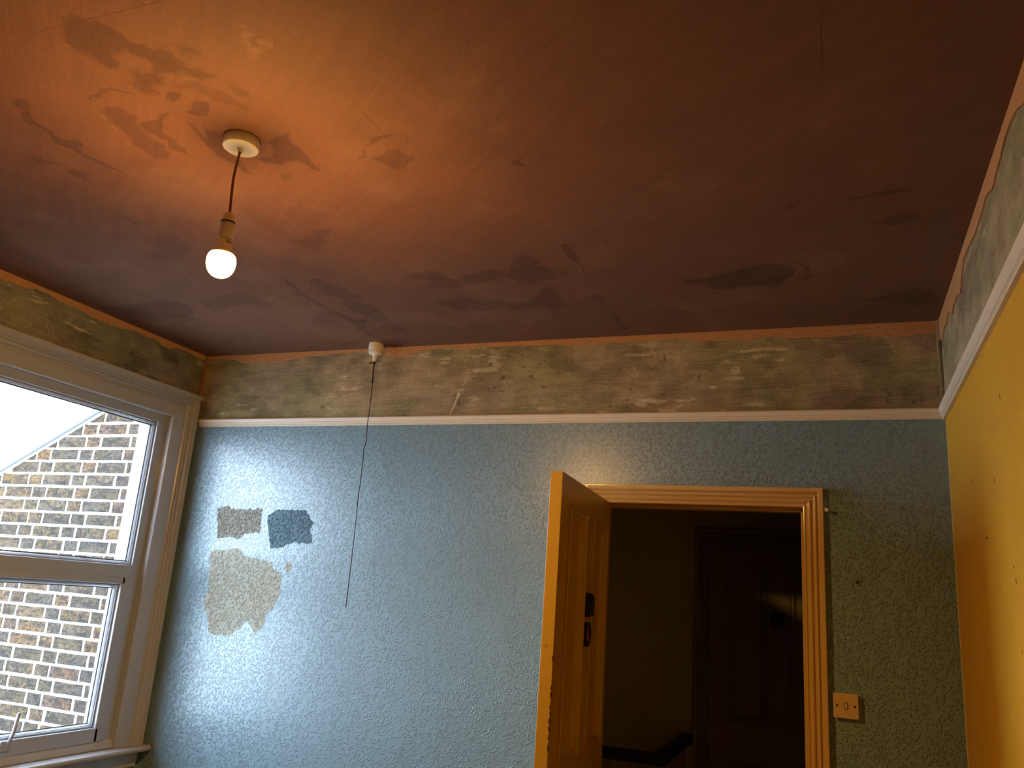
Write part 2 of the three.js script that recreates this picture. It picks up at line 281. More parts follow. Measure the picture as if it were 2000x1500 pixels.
const brickMap = colorTexture(1024, 1024, (i, j, o) => {         // grain of old stock brick, 1.2 m
  const x = i / 1024 * 1.2, y = j / 1024 * 1.2, wx = x + 0.02 * fbm(x * 20, y * 20, 3, 2), a = fbm(wx * 26, y * 34, 101, 4), b = fbm(wx * 75, y * 75, 105, 3), c = fbm(wx * 40 + 30 * a * 0.2, y * 90, 109, 3);
  const soot = sstep(0.50, 0.66, c), pale = sstep(0.62, 0.75, b);
  let v = 1 + 1.7 * (a - 0.5) + 1.0 * (b - 0.5); v *= 1 - 0.72 * soot; v += 0.9 * pale; v = Math.max(0.08, v);
  const y2 = sstep(0.42, 0.62, fbm(x * 9, y * 12, 113, 3));
  o[0] = 0.62 * v; o[1] = (0.58 - 0.05 * y2) * v; o[2] = (0.50 - 0.24 * y2) * v;
});
const brickBump = (() => { const N = 512, a = new Float32Array(N * N); for (let j = 0; j < N; j++) for (let i = 0; i < N; i++) a[j * N + i] = fbm(i / N * 40, j / N * 40, 121, 4); return heightTexture(N, N, a); })();
const floorMap = colorTexture(512, 512, (i, j, o) => { const x = i / 512, y = j / 512, v = 0.6 + 0.9 * fbm(x * 60, y * 6, 131, 4) * 0.8; o[0] = 0.12 * v; o[1] = 0.08 * v; o[2] = 0.05 * v; });
const paintMap = (r, g, b, s) => colorTexture(512, 512, (i, j, o) => { const x = i / 512, y = j / 512, v = 0.94 + 0.08 * fbm(x * 8, y * 8, s, 3) + 0.05 * fbm(x * 120, y * 120, s + 4, 2); o[0] = r * v; o[1] = g * v; o[2] = b * v; });

// ---------------------------------------------------------------- materials
const std = o => new THREE.MeshStandardMaterial(o);
const M = {};
M.ceiling = std({ map: placed(ceilMap, CX0, CZ0, CW, CD), bumpMap: placed(plasterBump, 0, 0, 1.1, 1.1), bumpScale: 0.0025, roughness: 0.85 });
M.lip = std({ color: lin(0.52, 0.27, 0.12), bumpMap: placed(friezeBump, 0, 0, 0.5, 0.5), bumpScale: 0.006, roughness: 0.9 });
M.blue = new THREE.MeshPhysicalMaterial({ clearcoat: 0.8, clearcoatRoughness: 0.30, map: placed(paintMap(0.172, 0.285, 0.352, 201), 0, 0, 1.3, 1.3), bumpMap: placed(chipBump, 0, 0, 0.66, 0.66), bumpScale: 0.0055, roughness: 0.45 });
M.plainBlue = std({ color: lin(0.172, 0.285, 0.352), bumpMap: placed(chipBump, 0, 0, 0.66, 0.66), bumpScale: 0.006, roughness: 0.5 });
M.taupe = std({ color: lin(0.15, 0.145, 0.115), bumpMap: placed(chipBump, 0, 0, 0.66, 0.66), bumpScale: 0.006, roughness: 0.62 });
M.teal = std({ color: lin(0.025, 0.08, 0.11), bumpMap: placed(chipBump, 0, 0, 0.66, 0.66), bumpScale: 0.006, roughness: 0.62 });
M.beige = std({ color: lin(0.275, 0.285, 0.235), bumpMap: placed(chipBump, 0, 0, 0.66, 0.66), bumpScale: 0.006, roughness: 0.66 });
M.yellow = std({ map: placed(paintMap(0.68, 0.37, 0.014, 211), 0, 0, 1.1, 1.1), bumpMap: placed(fineBump, 0, 0, 0.3, 0.3), bumpScale: 0.0018, roughness: 0.5 });
M.friezeBack = std({ map: placed(friezeMap(301, 3.8, 0.40, -3.3, [[-1.70, 0.005, -1.655, 0.13, 0.006, 1], [-1.655, 0.13, -1.61, 0.25, 0.0035, 0.55]], 1), -3.3, RAIL_T - 0.02, 3.8, 0.40), bumpMap: placed(friezeBump, 0, 0, 0.7, 0.7), bumpScale: 0.004, roughness: 0.8 });
M.friezeLeft = std({ map: placed(friezeMap(341, 4.6, 0.45, -3.5, [[-2.96, 0.10, -2.93, 0.28, 0.003, 0.4]], 1.6, [0.24, 0.215, 0.175], 1.7), -3.5, RAIL_T, 4.6, 0.45), bumpMap: placed(friezeBump, 0.2, 0.1, 0.7, 0.7), bumpScale: 0.006, roughness: 0.85 });
M.friezeRight = std({ map: placed(friezeMap(377, 4.6, 0.40, -3.5, [[-3.12, 0.03, -2.98, 0.16, 0.004, 0.5]], 0.5), -3.5, RAIL_T - 0.02, 4.6, 0.40), bumpMap: placed(friezeBump, 0.4, 0.3, 0.7, 0.7), bumpScale: 0.003, roughness: 0.85 });
M.gloss = std({ color: lin(0.74, 0.68, 0.60), roughness: 0.3 });
M.railPaint = std({ color: lin(0.74, 0.66, 0.54), roughness: 0.34 });
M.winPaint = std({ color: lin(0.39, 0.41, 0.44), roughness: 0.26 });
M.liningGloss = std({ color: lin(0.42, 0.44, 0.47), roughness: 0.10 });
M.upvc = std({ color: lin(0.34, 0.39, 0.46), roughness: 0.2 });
M.gasket = std({ color: lin(0.02, 0.02, 0.022), roughness: 0.6 });
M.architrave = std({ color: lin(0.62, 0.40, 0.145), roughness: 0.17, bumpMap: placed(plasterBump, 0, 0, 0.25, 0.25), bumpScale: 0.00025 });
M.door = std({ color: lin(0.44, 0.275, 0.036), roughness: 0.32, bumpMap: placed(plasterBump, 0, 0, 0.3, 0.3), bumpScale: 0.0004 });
M.hallDoor = std({ color: lin(0.28, 0.26, 0.13), roughness: 0.4 });
M.hallWall = std({ color: lin(0.56, 0.57, 0.52), roughness: 0.8 });
M.black = std({ color: lin(0.012, 0.011, 0.01), roughness: 0.55 });
M.rust = std({ color: lin(0.30, 0.09, 0.03), roughness: 0.7 });
M.chip = std({ color: lin(0.05, 0.025, 0.012), roughness: 0.9 });
M.plastic = std({ color: lin(0.78, 0.74, 0.66), roughness: 0.32 });
M.switchPlate = std({ color: lin(0.62, 0.42, 0.18), roughness: 0.35 });
M.flex = std({ color: lin(0.22, 0.09, 0.055), roughness: 0.5 });
M.cord = std({ color: lin(0.018, 0.014, 0.013), roughness: 0.8 });
M.steel = std({ color: lin(0.6, 0.6, 0.62), roughness: 0.3, metalness: 0.9 });
M.floor = std({ map: placed(floorMap, 0, 0, 0.6, 0.6), roughness: 0.7 });
M.plain = std({ color: lin(0.22, 0.20, 0.17), roughness: 0.85 });
M.white = std({ color: lin(0.80, 0.80, 0.79), roughness: 0.6 });
M.mortar = std({ color: lin(0.46, 0.44, 0.40), bumpMap: placed(brickBump, 0, 0, 0.3, 0.3), bumpScale: 0.004, roughness: 0.95 });
M.coping = std({ color: lin(0.20, 0.215, 0.23), bumpMap: placed(brickBump, 0, 0, 0.3, 0.3), bumpScale: 0.004, roughness: 0.9 });
M.ground = std({ color: lin(0.28, 0.27, 0.25), roughness: 0.95 });
M.glass = new THREE.MeshPhysicalMaterial({ color: lin(1, 1, 1), transmission: 1, thickness: 0, roughness: 0.0, ior: 1.5 });
M.bricks = [[0.077, 0.053, 0.034], [0.062, 0.045, 0.031], [0.092, 0.057, 0.026], [0.069, 0.046, 0.032], [0.106, 0.059, 0.025], [0.055, 0.040, 0.028], [0.084, 0.059, 0.037], [0.083, 0.046, 0.030]].map((c, k) => std({ color: lin(...c), map: placed(brickMap, 0.17 * k, 0.29 * k, 1.2, 1.2), bumpMap: placed(brickBump, 0.1 * k, 0, 0.25, 0.25), bumpScale: 0.006, roughness: 0.95 }));

// ---------------------------------------------------------------- shell of the room
const WY0 = Y(-0.83), WY1 = Y(0.85), WZ0 = -3.33, WZ1 = -2.04;           // hole for the window
const DX0 = -0.935, DX1 = -0.11, DTOP = Y(0.442);                        // hole for the door
struct(mesh('floor', box(XL - 0.3, XR + 0.2, -0.2, 0, ZB - 0.14, ZF + 0.2), M.floor), 'dark brown floorboards of the room', 'floor');
struct(mesh('ceiling', box(CX0, XR + 0.01, H, H + 0.2, CZ0, ZF + 0.01), M.ceiling), 'skimmed pink plaster ceiling with dark damp patches', 'ceiling');

const wallBack = struct(mesh('wall_back', wallSheet(rect(XL - 0.26, XR + 0.15, 0, RAIL_T - 0.02), [rect(DX0, DX1, -0.01, DTOP).map((p, i) => i < 2 ? [p[0], 0.0005] : p)], 0.12, 'z', ZB), M.blue), 'pale blue textured wallpaper wall with the door opening', 'wall');
mesh('frieze', box(XL - 0.26, XR + 0.15, RAIL_T - 0.02, H + 0.2, ZB - 0.12, ZB), M.friezeBack, wallBack).userData.label = 'bare scraped grey brown plaster above the rail';
const wallLeft = struct(mesh('wall_left', wallSheet(rect(ZB, ZF + 0.15, 0, Y(0.90)), [rect(WZ0, WZ1, WY0, WY1)], 0.26, 'x', XL), M.plainBlue), 'wall holding the window, blue below the sill', 'wall');
mesh('frieze', box(XL - 0.26, XL, Y(0.90), H + 0.2, ZB, ZF + 0.15), M.friezeLeft, wallLeft).userData.label = 'bare scraped grey plaster above the window';
const wallRight = struct(mesh('wall_right', box(XR, XR + 0.15, 0, RAIL_T - 0.02, ZB, ZF + 0.15), M.yellow), 'mustard yellow painted wall', 'wall');
mesh('frieze', box(XR, XR + 0.15, RAIL_T - 0.02, H + 0.2, ZB, ZF + 0.15), M.friezeRight, wallRight).userData.label = 'bare grey plaster above the rail';
struct(mesh('wall_front', box(XL - 0.26, XR + 0.15, 0, H + 0.2, ZF, ZF + 0.15), M.plain), 'wall behind the viewer', 'wall');

// torn lower edge of the ceiling plaster, lapped onto the tops of the walls
function lip(u0, u1, base, amp, s, axis, w, sign, parent) {
  const pts = [[u0, H], [u1, H]], n = Math.round((u1 - u0) / 0.012);
  for (let i = n; i >= 0; i--) { const u = u0 + (u1 - u0) * i / n; pts.push([u, H - base - amp * Math.pow(fbm(u * 4.5, 0.3, s, 3), 2) * 2.2 - 0.010 * (fbm(u * 45, 0.7, s + 3, 3) - 0.5)]); }
  mesh('plaster_edge', wallSheet(pts, [], 0.005, axis, w + 0.005 * sign, sign), M.lip, parent).userData.label = 'ragged orange plaster edge under the ceiling';
}
lip(XL, XR, 0.010, 0.034, 402, 'z', ZB, 1, wallBack);
lip(ZB, ZF, 0.012, 0.040, 431, 'x', XL, 1, wallLeft);
lip(ZB, ZF, 0.030, 0.050, 457, 'x', XR, -1, wallRight);
// rough plaster fillets in the corners under the ceiling
for (const [x, par, nm] of [[XL, wallBack, 'corner_fillet'], [XR, wallRight, 'corner_fillet']]) {
  const pts = []; for (let i = 0; i <= 14; i++) pts.push([x + (x < 0 ? 1 : -1) * (0.004 + 0.006 * fbm(i * 0.9, 0.2, 470, 2)), RAIL_T + 0.02 + (H - RAIL_T - 0.02) * i / 14, ZB + 0.006]);
  mesh(nm, tube(pts, 0.009, 28, 6), x < 0 ? M.lip : M.friezeRight, par);
}
// pale ragged paper edge where the blue paper meets the yellow wall
{ const pts = [], n = 150, y0 = 0.2, y1 = RAIL_B - 0.005; const lo = [], hi = []; for (let i = 0; i <= n; i++) { const y = y0 + (y1 - y0) * i / n, w = 0.003 + 0.010 * Math.pow(fbm(y * 9, 0.4, 480, 3), 2); lo.push([ZB + 0.0005, y]); hi.push([ZB + w, y]); } pts.push(...lo, ...hi.reverse());
  mesh('paper_edge', wallSheet(pts, [], 0.002, 'x', XR - 0.002, -1), M.railPaint, wallRight).userData.label = 'ragged pale edge of wallpaper in the corner'; }

// picture rail
const RAILP = [[0, 0], [0, 0.011], [0.004, 0.014], [0.007, 0.011], [0.009, 0.011], [0.012, 0.017], [0.016, 0.018], [0.019, 0.016], [0.021, 0.018], [0.027, 0.023], [0.034, 0.025], [0.039, 0.022], [0.042, 0.016], [0.042, 0]];
struct(mesh('trim_1', moulding(RAILP, V(-3.168, RAIL_B - 0.002, ZB), V(XR - 0.001, RAIL_B - 0.002, ZB), Y1, Z1), M.railPaint), 'cream painted picture rail along the blue wall', 'picture rail');
struct(mesh('trim_2', moulding(RAILP.map(p => [p[0] * 1.12, p[1] * 1.1]), V(XR, RAIL_B - 0.004, ZB + 0.0015), V(XR, RAIL_B - 0.004, ZF), Y1, XM), M.railPaint), 'cream painted picture rail along the yellow wall', 'picture rail');

// trial patches of paint on the wallpaper: outlines on the wall (x, y)
function patch(pts, mat, label, s) {
  const out = [];
  for (let i = 0; i < pts.length; i++) { const a = pts[i], b = pts[(i + 1) % pts.length], L = Math.hypot(b[0] - a[0], b[1] - a[1]), n = Math.max(1, Math.round(L / 0.006)); for (let k = 0; k < n; k++) { const t = k / n, x = a[0] + (b[0] - a[0]) * t, y = a[1] + (b[1] - a[1]) * t; out.push([x + (fbm(x * 90, y * 90, s, 2) - 0.5) * 0.016, y + (fbm(x * 90 + 5, y * 90, s + 2, 2) - 0.5) * 0.016]); } }
  mesh('paint_patch', wallSheet(out, [], 0.0006, 'z', ZB + 0.0006), mat, wallBack).userData.label = label;
}
patch([[-2.971, 1.923], [-2.902, 1.941], [-2.886, 1.923], [-2.692, 1.928], [-2.684, 1.811], [-2.77, 1.803], [-2.818, 1.77], [-2.862, 1.784], [-2.944, 1.773]].reverse(), M.taupe, 'taupe paint sample', 501);
patch([[-2.65, 1.898], [-2.604, 1.923], [-2.544, 1.929], [-2.423, 1.928], [-2.399, 1.891], [-2.371, 1.862], [-2.391, 1.837], [-2.363, 1.769], [-2.487, 1.768], [-2.543, 1.741], [-2.609, 1.736], [-2.65, 1.863]].reverse(), M.teal, 'dark teal paint sample', 511);
patch([[-2.974, 1.71], [-2.882, 1.719], [-2.801, 1.728], [-2.756, 1.694], [-2.67, 1.681], [-2.597, 1.67], [-2.567, 1.632], [-2.525, 1.619], [-2.518, 1.523], [-2.54, 1.461], [-2.579, 1.423], [-2.592, 1.362], [-2.628, 1.329], [-2.659, 1.365], [-2.709, 1.39], [-2.716, 1.346], [-2.771, 1.313], [-2.848, 1.307], [-2.903, 1.312], [-2.927, 1.386], [-2.967, 1.47], [-2.948, 1.521]].reverse(), M.beige, 'large pale beige paint sample', 521);
patch([[-2.508, 1.674], [-2.48, 1.685], [-2.466, 1.642], [-2.487, 1.621], [-2.505, 1.64]].reverse(), M.beige, 'small dab of beige paint', 531);

// scratches and nail holes in the yellow wall, old plug in the blue wall
for (const [y, z, h, w] of [[0.593, -2.36, 0.016, 0.003], [0.769, -2.572, 0.005, 0.005], [0.46, -2.905, 0.004, 0.012], [0.405, -2.533, 0.012, 0.003], [0.269, -2.726, 0.005, 0.022], [0.165, -2.356, 0.004, 0.006], [0.131, -2.345, 0.014, 0.003], [-0.034, -2.343, 0.005, 0.005]])
  mesh('scratch', box(XR - 0.0008, XR + 0.001, Y(y) - h / 2, Y(y) + h / 2, z - w / 2, z + w / 2), M.chip, wallRight);
{ const g = new THREE.TorusGeometry(0.009, 0.0035, 8, 18); g.translate(0.07, Y(0.156), ZB + 0.001); mesh('wall_plug', planarUV(g), M.beige, wallBack); const h = new THREE.CylinderGeometry(0.006, 0.006, 0.002, 14); h.rotateX(Math.PI / 2); h.translate(0.07, Y(0.156), ZB + 0.0008); mesh('plug_hole', planarUV(h), M.chip, wallBack); }

// ---------------------------------------------------------------- window
const win = group('window_1'); struct(win, 'white two-light window with opening lower casement beside the blue wall', 'window');
const FX = -3.225, GX = -3.257, FB = -3.292, LZ0 = -3.266, LZ1 = -2.104, LTOP = Y(0.80), LBOT = Y(-0.80);
const ARCH = [[0, 0], [0, 0.016], [0.003, 0.019], [0.078, 0.019], [0.082, 0.012], [0.092, 0.010], [0.099, 0.016], [0.103, 0.025], [0.109, 0.027], [0.113, 0.020], [0.118, 0.019], [0.121, 0.026], [0.128, 0.034], [0.134, 0.030], [0.137, 0.030], [0.140, 0.037], [0.158, 0.037], [0.160, 0.034], [0.160, 0]];
const AT = ARCH.map(p => [p[0] * 0.133 / 0.16, p[1]]), up = LTOP;
{ // architrave legs are cut under the head so that the mitre keeps the outer beads in line
  const k = 0.133 / 0.16;
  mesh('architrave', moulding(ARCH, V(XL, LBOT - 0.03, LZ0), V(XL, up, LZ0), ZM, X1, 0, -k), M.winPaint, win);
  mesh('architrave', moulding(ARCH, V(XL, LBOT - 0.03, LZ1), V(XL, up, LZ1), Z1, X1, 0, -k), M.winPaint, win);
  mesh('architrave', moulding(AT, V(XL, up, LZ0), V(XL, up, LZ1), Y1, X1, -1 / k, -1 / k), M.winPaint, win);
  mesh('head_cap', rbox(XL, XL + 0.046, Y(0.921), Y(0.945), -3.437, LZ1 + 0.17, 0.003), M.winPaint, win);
}
// lining boards between architrave and frame
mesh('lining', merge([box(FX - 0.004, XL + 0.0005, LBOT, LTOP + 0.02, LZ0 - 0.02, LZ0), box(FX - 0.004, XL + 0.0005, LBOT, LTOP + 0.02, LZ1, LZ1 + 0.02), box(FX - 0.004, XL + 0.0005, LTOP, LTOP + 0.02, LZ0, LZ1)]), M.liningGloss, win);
// fixed frame
const G0 = -3.207, G1 = LZ1 - 0.059, GT = Y(0.757), TR1 = Y(0.037), TR0 = Y(-0.028);
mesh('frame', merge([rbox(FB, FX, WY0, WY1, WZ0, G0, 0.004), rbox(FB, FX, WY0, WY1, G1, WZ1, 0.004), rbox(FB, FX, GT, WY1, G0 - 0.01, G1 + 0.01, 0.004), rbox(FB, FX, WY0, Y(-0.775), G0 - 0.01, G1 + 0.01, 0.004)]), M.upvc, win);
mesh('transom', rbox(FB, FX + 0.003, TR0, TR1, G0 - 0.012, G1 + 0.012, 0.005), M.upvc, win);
function beads(x0, y0, y1, z0, z1, m, parent) {                 // sloped glazing beads round a pane, mitred
  const P = [[0, 0], [0, 0.016], [0.003, 0.019], [0.008, 0.019], [0.010, 0.014], [0.012, 0.014], [0.018, 0.004], [0.018, 0]];
  mesh('glazing_bead', merge([moulding(P, V(x0, y0, z0), V(x0, y1, z0), Z1, X1, 1, 1), moulding(P, V(x0, y0, z1), V(x0, y1, z1), ZM, X1, 1, 1), moulding(P, V(x0, y1, z0), V(x0, y1, z1), YM, X1, 1, 1), moulding(P, V(x0, y0, z0), V(x0, y0, z1), Y1, X1, 1, 1)]), m, parent);
}
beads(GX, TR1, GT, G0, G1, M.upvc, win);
function gasket(x, y0, y1, z0, z1, parent) { const t = 0.0035; mesh('gasket', merge([box(x, x + 0.004, y0, y1, z0, z0 + t), box(x, x + 0.004, y0, y1, z1 - t, z1), box(x, x + 0.004, y1 - t, y1, z0, z1), box(x, x + 0.004, y0, y0 + t, z0, z1)]), M.gasket, parent); }
gasket(GX, TR1 + 0.0178, GT - 0.0178, G0 + 0.0178, G1 - 0.0178, win);
mesh('pane', box(GX - 0.004, GX, TR1, GT, G0, G1), M.glass, win);
// opening casement below
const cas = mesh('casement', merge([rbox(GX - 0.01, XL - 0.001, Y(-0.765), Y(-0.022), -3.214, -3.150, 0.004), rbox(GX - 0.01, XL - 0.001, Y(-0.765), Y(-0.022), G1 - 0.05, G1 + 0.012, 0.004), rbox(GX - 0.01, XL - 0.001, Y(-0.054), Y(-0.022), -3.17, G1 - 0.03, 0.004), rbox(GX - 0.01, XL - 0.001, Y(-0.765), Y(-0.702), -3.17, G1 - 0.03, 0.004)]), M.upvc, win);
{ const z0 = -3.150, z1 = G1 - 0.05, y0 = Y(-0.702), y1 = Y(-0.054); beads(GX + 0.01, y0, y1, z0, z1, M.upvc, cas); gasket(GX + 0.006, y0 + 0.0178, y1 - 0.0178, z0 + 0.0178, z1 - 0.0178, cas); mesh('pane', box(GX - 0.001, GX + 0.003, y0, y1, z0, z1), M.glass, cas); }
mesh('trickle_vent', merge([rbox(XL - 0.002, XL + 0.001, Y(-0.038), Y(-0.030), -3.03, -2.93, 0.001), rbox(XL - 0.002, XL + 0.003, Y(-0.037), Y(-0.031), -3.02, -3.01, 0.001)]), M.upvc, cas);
{ // espagnolette handle on the bottom rail
  const h = new THREE.Group(); h.name = 'handle'; cas.add(h); const z = -2.700;
  mesh('handle_base', rbox(XL - 0.001, XL + 0.012, Y(-0.742), Y(-0.700), z - 0.012, z + 0.035, 0.005), M.upvc, h);
  const lv = []; for (let i = 0; i <= 10; i++) { const t = i / 10; lv.push([XL + 0.014 + 0.012 * sstep(0, 0.45, t), Y(-0.722) + 0.125 * t, z + 0.006 - 0.014 * t]); }
  const g = tube(lv, 0.0075, 24, 10); mesh('lever', g, M.upvc, h); const e = new THREE.SphereGeometry(0.0075, 12, 8); e.translate(...lv[10]); mesh('lever_tip', e, M.upvc, h);
  mesh('keep', rbox(XL - 0.001, XL + 0.010, Y(-0.735), Y(-0.730), z + 0.0, z + 0.05, 0.002), M.steel, h);
}
// sloping bottom moulding, inner sill board and outer sill
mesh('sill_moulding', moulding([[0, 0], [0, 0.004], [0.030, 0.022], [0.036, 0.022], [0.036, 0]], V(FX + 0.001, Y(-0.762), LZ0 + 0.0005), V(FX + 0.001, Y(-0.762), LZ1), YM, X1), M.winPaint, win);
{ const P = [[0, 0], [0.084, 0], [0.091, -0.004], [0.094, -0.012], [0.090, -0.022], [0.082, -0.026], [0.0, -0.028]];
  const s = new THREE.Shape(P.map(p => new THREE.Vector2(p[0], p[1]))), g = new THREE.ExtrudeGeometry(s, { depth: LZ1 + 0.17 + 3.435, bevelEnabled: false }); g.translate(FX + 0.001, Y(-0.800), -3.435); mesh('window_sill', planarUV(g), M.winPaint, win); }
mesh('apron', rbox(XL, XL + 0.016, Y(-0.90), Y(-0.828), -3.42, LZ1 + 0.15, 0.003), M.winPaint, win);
mesh('outer_reveal', merge([box(XL - 0.262, FB, WY0, WY1, WZ0 - 0.002, WZ0 + 0.004), box(XL - 0.262, FB, WY0, WY1, WZ1 - 0.004, WZ1), box(XL - 0.262, FB, WY1 - 0.004, WY1, WZ0, WZ1), box(XL - 0.30, FB, WY0, WY0 + 0.02, WZ0, WZ1)]), M.white, win);

// ---------------------------------------------------------------- door opening, frame and the open door
const DARCH = [[0, 0], [0, 0.011], [0.002, 0.014], [0.005, 0.015], [0.008, 0.014], [0.010, 0.010], [0.013, 0.009], [0.016, 0.013], [0.020, 0.019], [0.025, 0.021], [0.029, 0.018], [0.031, 0.012], [0.034, 0.011], [0.036, 0.015], [0.040, 0.022], [0.045, 0.024], [0.049, 0.021], [0.051, 0.015], [0.053, 0.016], [0.055, 0.024], [0.059, 0.029], [0.063, 0.030], [0.074, 0.030], [0.076, 0.028], [0.076, 0]];
const IX0 = -0.925, IX1 = -0.120, ITOP = Y(0.432);
const tr3 = group('trim_3'); struct(tr3, 'ochre gloss painted moulded door frame in the blue wall', 'door frame');
mesh('architrave', moulding(DARCH, V(IX1, 0, ZB), V(IX1, ITOP, ZB), X1, Z1, 0, -1), M.architrave, tr3);
mesh('architrave', moulding(DARCH, V(IX0, 0, ZB), V(IX0, ITOP, ZB), XM, Z1, 0, -1), M.architrave, tr3);
mesh('architrave', moulding(DARCH, V(IX0, ITOP, ZB), V(IX1, ITOP, ZB), Y1, Z1, -1, -1), M.architrave, tr3);
mesh('lining', merge([box(DX0, IX0 - 0.004, 0, DTOP, ZB - 0.125, ZB + 0.001), box(IX1 + 0.004, DX1, 0, DTOP, ZB - 0.125, ZB + 0.001), box(DX0, DX1, ITOP + 0.002, DTOP, ZB - 0.125, ZB + 0.001)]), M.architrave, tr3);
mesh('door_stop', merge([rbox(IX0 - 0.004, IX0 + 0.010, 0, ITOP, ZB - 0.095, ZB - 0.050, 0.002), rbox(IX1 - 0.010, IX1 + 0.004, 0, ITOP, ZB - 0.095, ZB - 0.050, 0.002), rbox(IX0, IX1, ITOP - 0.012, ITOP + 0.004, ZB - 0.095, ZB - 0.050, 0.002)]), M.architrave, tr3);

// a four-panelled leaf in its own axes: u along the width, y up, faces at +-t/2
function leafParts(W, Ht, t, panels, mat, parent, faceSign) {
  const s = new THREE.Shape(rect(0, W, 0, Ht).map(p => new THREE.Vector2(...p)));
  for (const [a, b, c, d] of panels) s.holes.push(new THREE.Path(rect(a, b, c, d).map(p => new THREE.Vector2(...p))));
  const g = new THREE.ExtrudeGeometry(s, { depth: t - 0.002, bevelEnabled: true, bevelSize: 0.001, bevelThickness: 0.001, bevelSegments: 1, bevelOffset: -0.001 }); g.translate(0, 0, -t / 2 + 0.001);
  mesh('leaf_frame', planarUV(g), mat, parent);
  const P = [[0, 0], [0, 0.006], [0.004, 0.009], [0.009, 0.008], [0.012, 0.002], [0.016, 0.001], [0.022, 0.003], [0.028, -0.001], [0.032, -0.008], [0.036, -0.009], [0.040, -0.0145], [0.040, -0.017]];
  for (const [a, b, c, d] of panels) {
    const p = mesh('panel', box(a, b, c, d, -t / 2 + 0.015, t / 2 - 0.015), mat, parent), list = [];
    for (const f of [1, -1]) { const o = V(0, 0, f), z = f * t / 2; list.push(moulding(P, V(a, c, z), V(a, d, z), X1, o, 1, 1), moulding(P, V(b, c, z), V(b, d, z), XM, o, 1, 1), moulding(P, V(a, d, z), V(b, d, z), YM, o, 1, 1), moulding(P, V(a, c, z), V(b, c, z), Y1, o, 1, 1)); }
    mesh('panel_moulding', merge(list), mat, p);
  }
}
{ const door = group('door_1', [-0.8875, 0.008, -3.440]); struct(door, 'ochre painted panelled door standing open into the room', 'door');
  const T = 0.042, W = 0.835, HH = Y(0.428) - 0.008;
  const leaf = new THREE.Group(); leaf.name = 'leaf'; door.add(leaf);
  // u runs from the hinge towards the viewer; the face seen is +z of the leaf's own axes, turned to look right
  const dir = V(0.046, 0, 0.86).normalize(); leaf.rotation.y = Math.atan2(-dir.z, dir.x); // x axis -> dir
  leaf.updateMatrixWorld();
  const n = V(0, 0, 1).applyQuaternion(leaf.quaternion);         // own +z in the room
  const sgn = n.x > 0 ? 1 : -1; leaf.position.copy(n).multiplyScalar(-sgn * T / 2);
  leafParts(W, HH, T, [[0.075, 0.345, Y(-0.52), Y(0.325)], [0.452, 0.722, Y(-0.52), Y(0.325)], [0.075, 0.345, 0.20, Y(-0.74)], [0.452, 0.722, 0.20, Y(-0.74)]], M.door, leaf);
  // black cut-out plaque and ring plaque on the middle stile of the visible face
  const zf = sgn * (T / 2);
  const plq = (pts, m, nm, label, d, z0) => { const s = new THREE.Shape(pts.map(p => new THREE.Vector2(p[0], p[1]))); const g = new THREE.ExtrudeGeometry(s, { depth: d, bevelEnabled: false }); g.translate(0, 0, sgn > 0 ? zf + z0 : zf - z0 - d); const o = mesh(nm, planarUV(g), m, leaf); if (label) o.userData.label = label; return o; };
  const yo = -0.008;
  plq([[0.440, Y(-0.030)], [0.428, Y(-0.038)], [0.416, Y(-0.031)], [0.385, Y(-0.033)], [0.366, Y(-0.034)], [0.364, Y(-0.018)], [0.374, Y(-0.013)], [0.366, Y(0.004)], [0.362, Y(0.020)], [0.370, Y(0.036)], [0.388, Y(0.041)], [0.398, Y(0.036)], [0.408, Y(0.042)], [0.420, Y(0.047)], [0.430, Y(0.044)], [0.436, Y(0.020)], [0.442, Y(0.004)]].map(p => [p[0], p[1] + yo]), M.black, 'cut_out_plaque', 'thick black ragged cut-out plaque', 0.024, 0);
  const ring = []; for (let i = 0; i < 40; i++) { const a = i / 40 * Math.PI * 2; ring.push([0.396 + 0.044 * Math.cos(a), Y(-0.100) + yo + 0.043 * Math.sin(a)]); }
  const s = new THREE.Shape(ring.map(p => new THREE.Vector2(...p))), hole = []; for (let i = 0; i < 30; i++) { const a = -i / 30 * Math.PI * 2; hole.push(new THREE.Vector2(0.395 + 0.029 * Math.cos(a), Y(-0.100) + yo + 0.030 * Math.sin(a))); } s.holes.push(new THREE.Path(hole));
  const g = new THREE.ExtrudeGeometry(s, { depth: 0.013, bevelEnabled: false }); g.translate(0, 0, sgn > 0 ? zf : zf - 0.013); mesh('ring_plaque', planarUV(g), M.black, leaf).userData.label = 'black oval ring plaque';
  plq([[0.412, Y(-0.130)], [0.404, Y(-0.120)], [0.392, Y(-0.122)], [0.374, Y(-0.128)], [0.368, Y(-0.122)], [0.384, Y(-0.112)], [0.394, Y(-0.098)], [0.388, Y(-0.080)], [0.394, Y(-0.070)], [0.406, Y(-0.074)], [0.408, Y(-0.100)]].map(p => [p[0], p[1] + yo]), M.rust, 'red_figure', 'small rust red figure inside the ring', 0.012, 0);
  // chips in the paint along the closing edge
  for (const [y, r] of [[-0.165, 0.006], [-0.172, 0.004], [-0.255, 0.005], [-0.275, 0.006], [-0.312, 0.005], [-0.33, 0.004], [-0.352, 0.007], [-0.375, 0.006], [-0.40, 0.005], [-0.43, 0.007]]) { const c = new THREE.IcosahedronGeometry(r, 1); c.scale(0.35, 1.5, 0.6); c.translate(W - 0.0008, Y(y) - 0.008, zf * 0.97); mesh('paint_chip', planarUV(c), M.chip, leaf); }
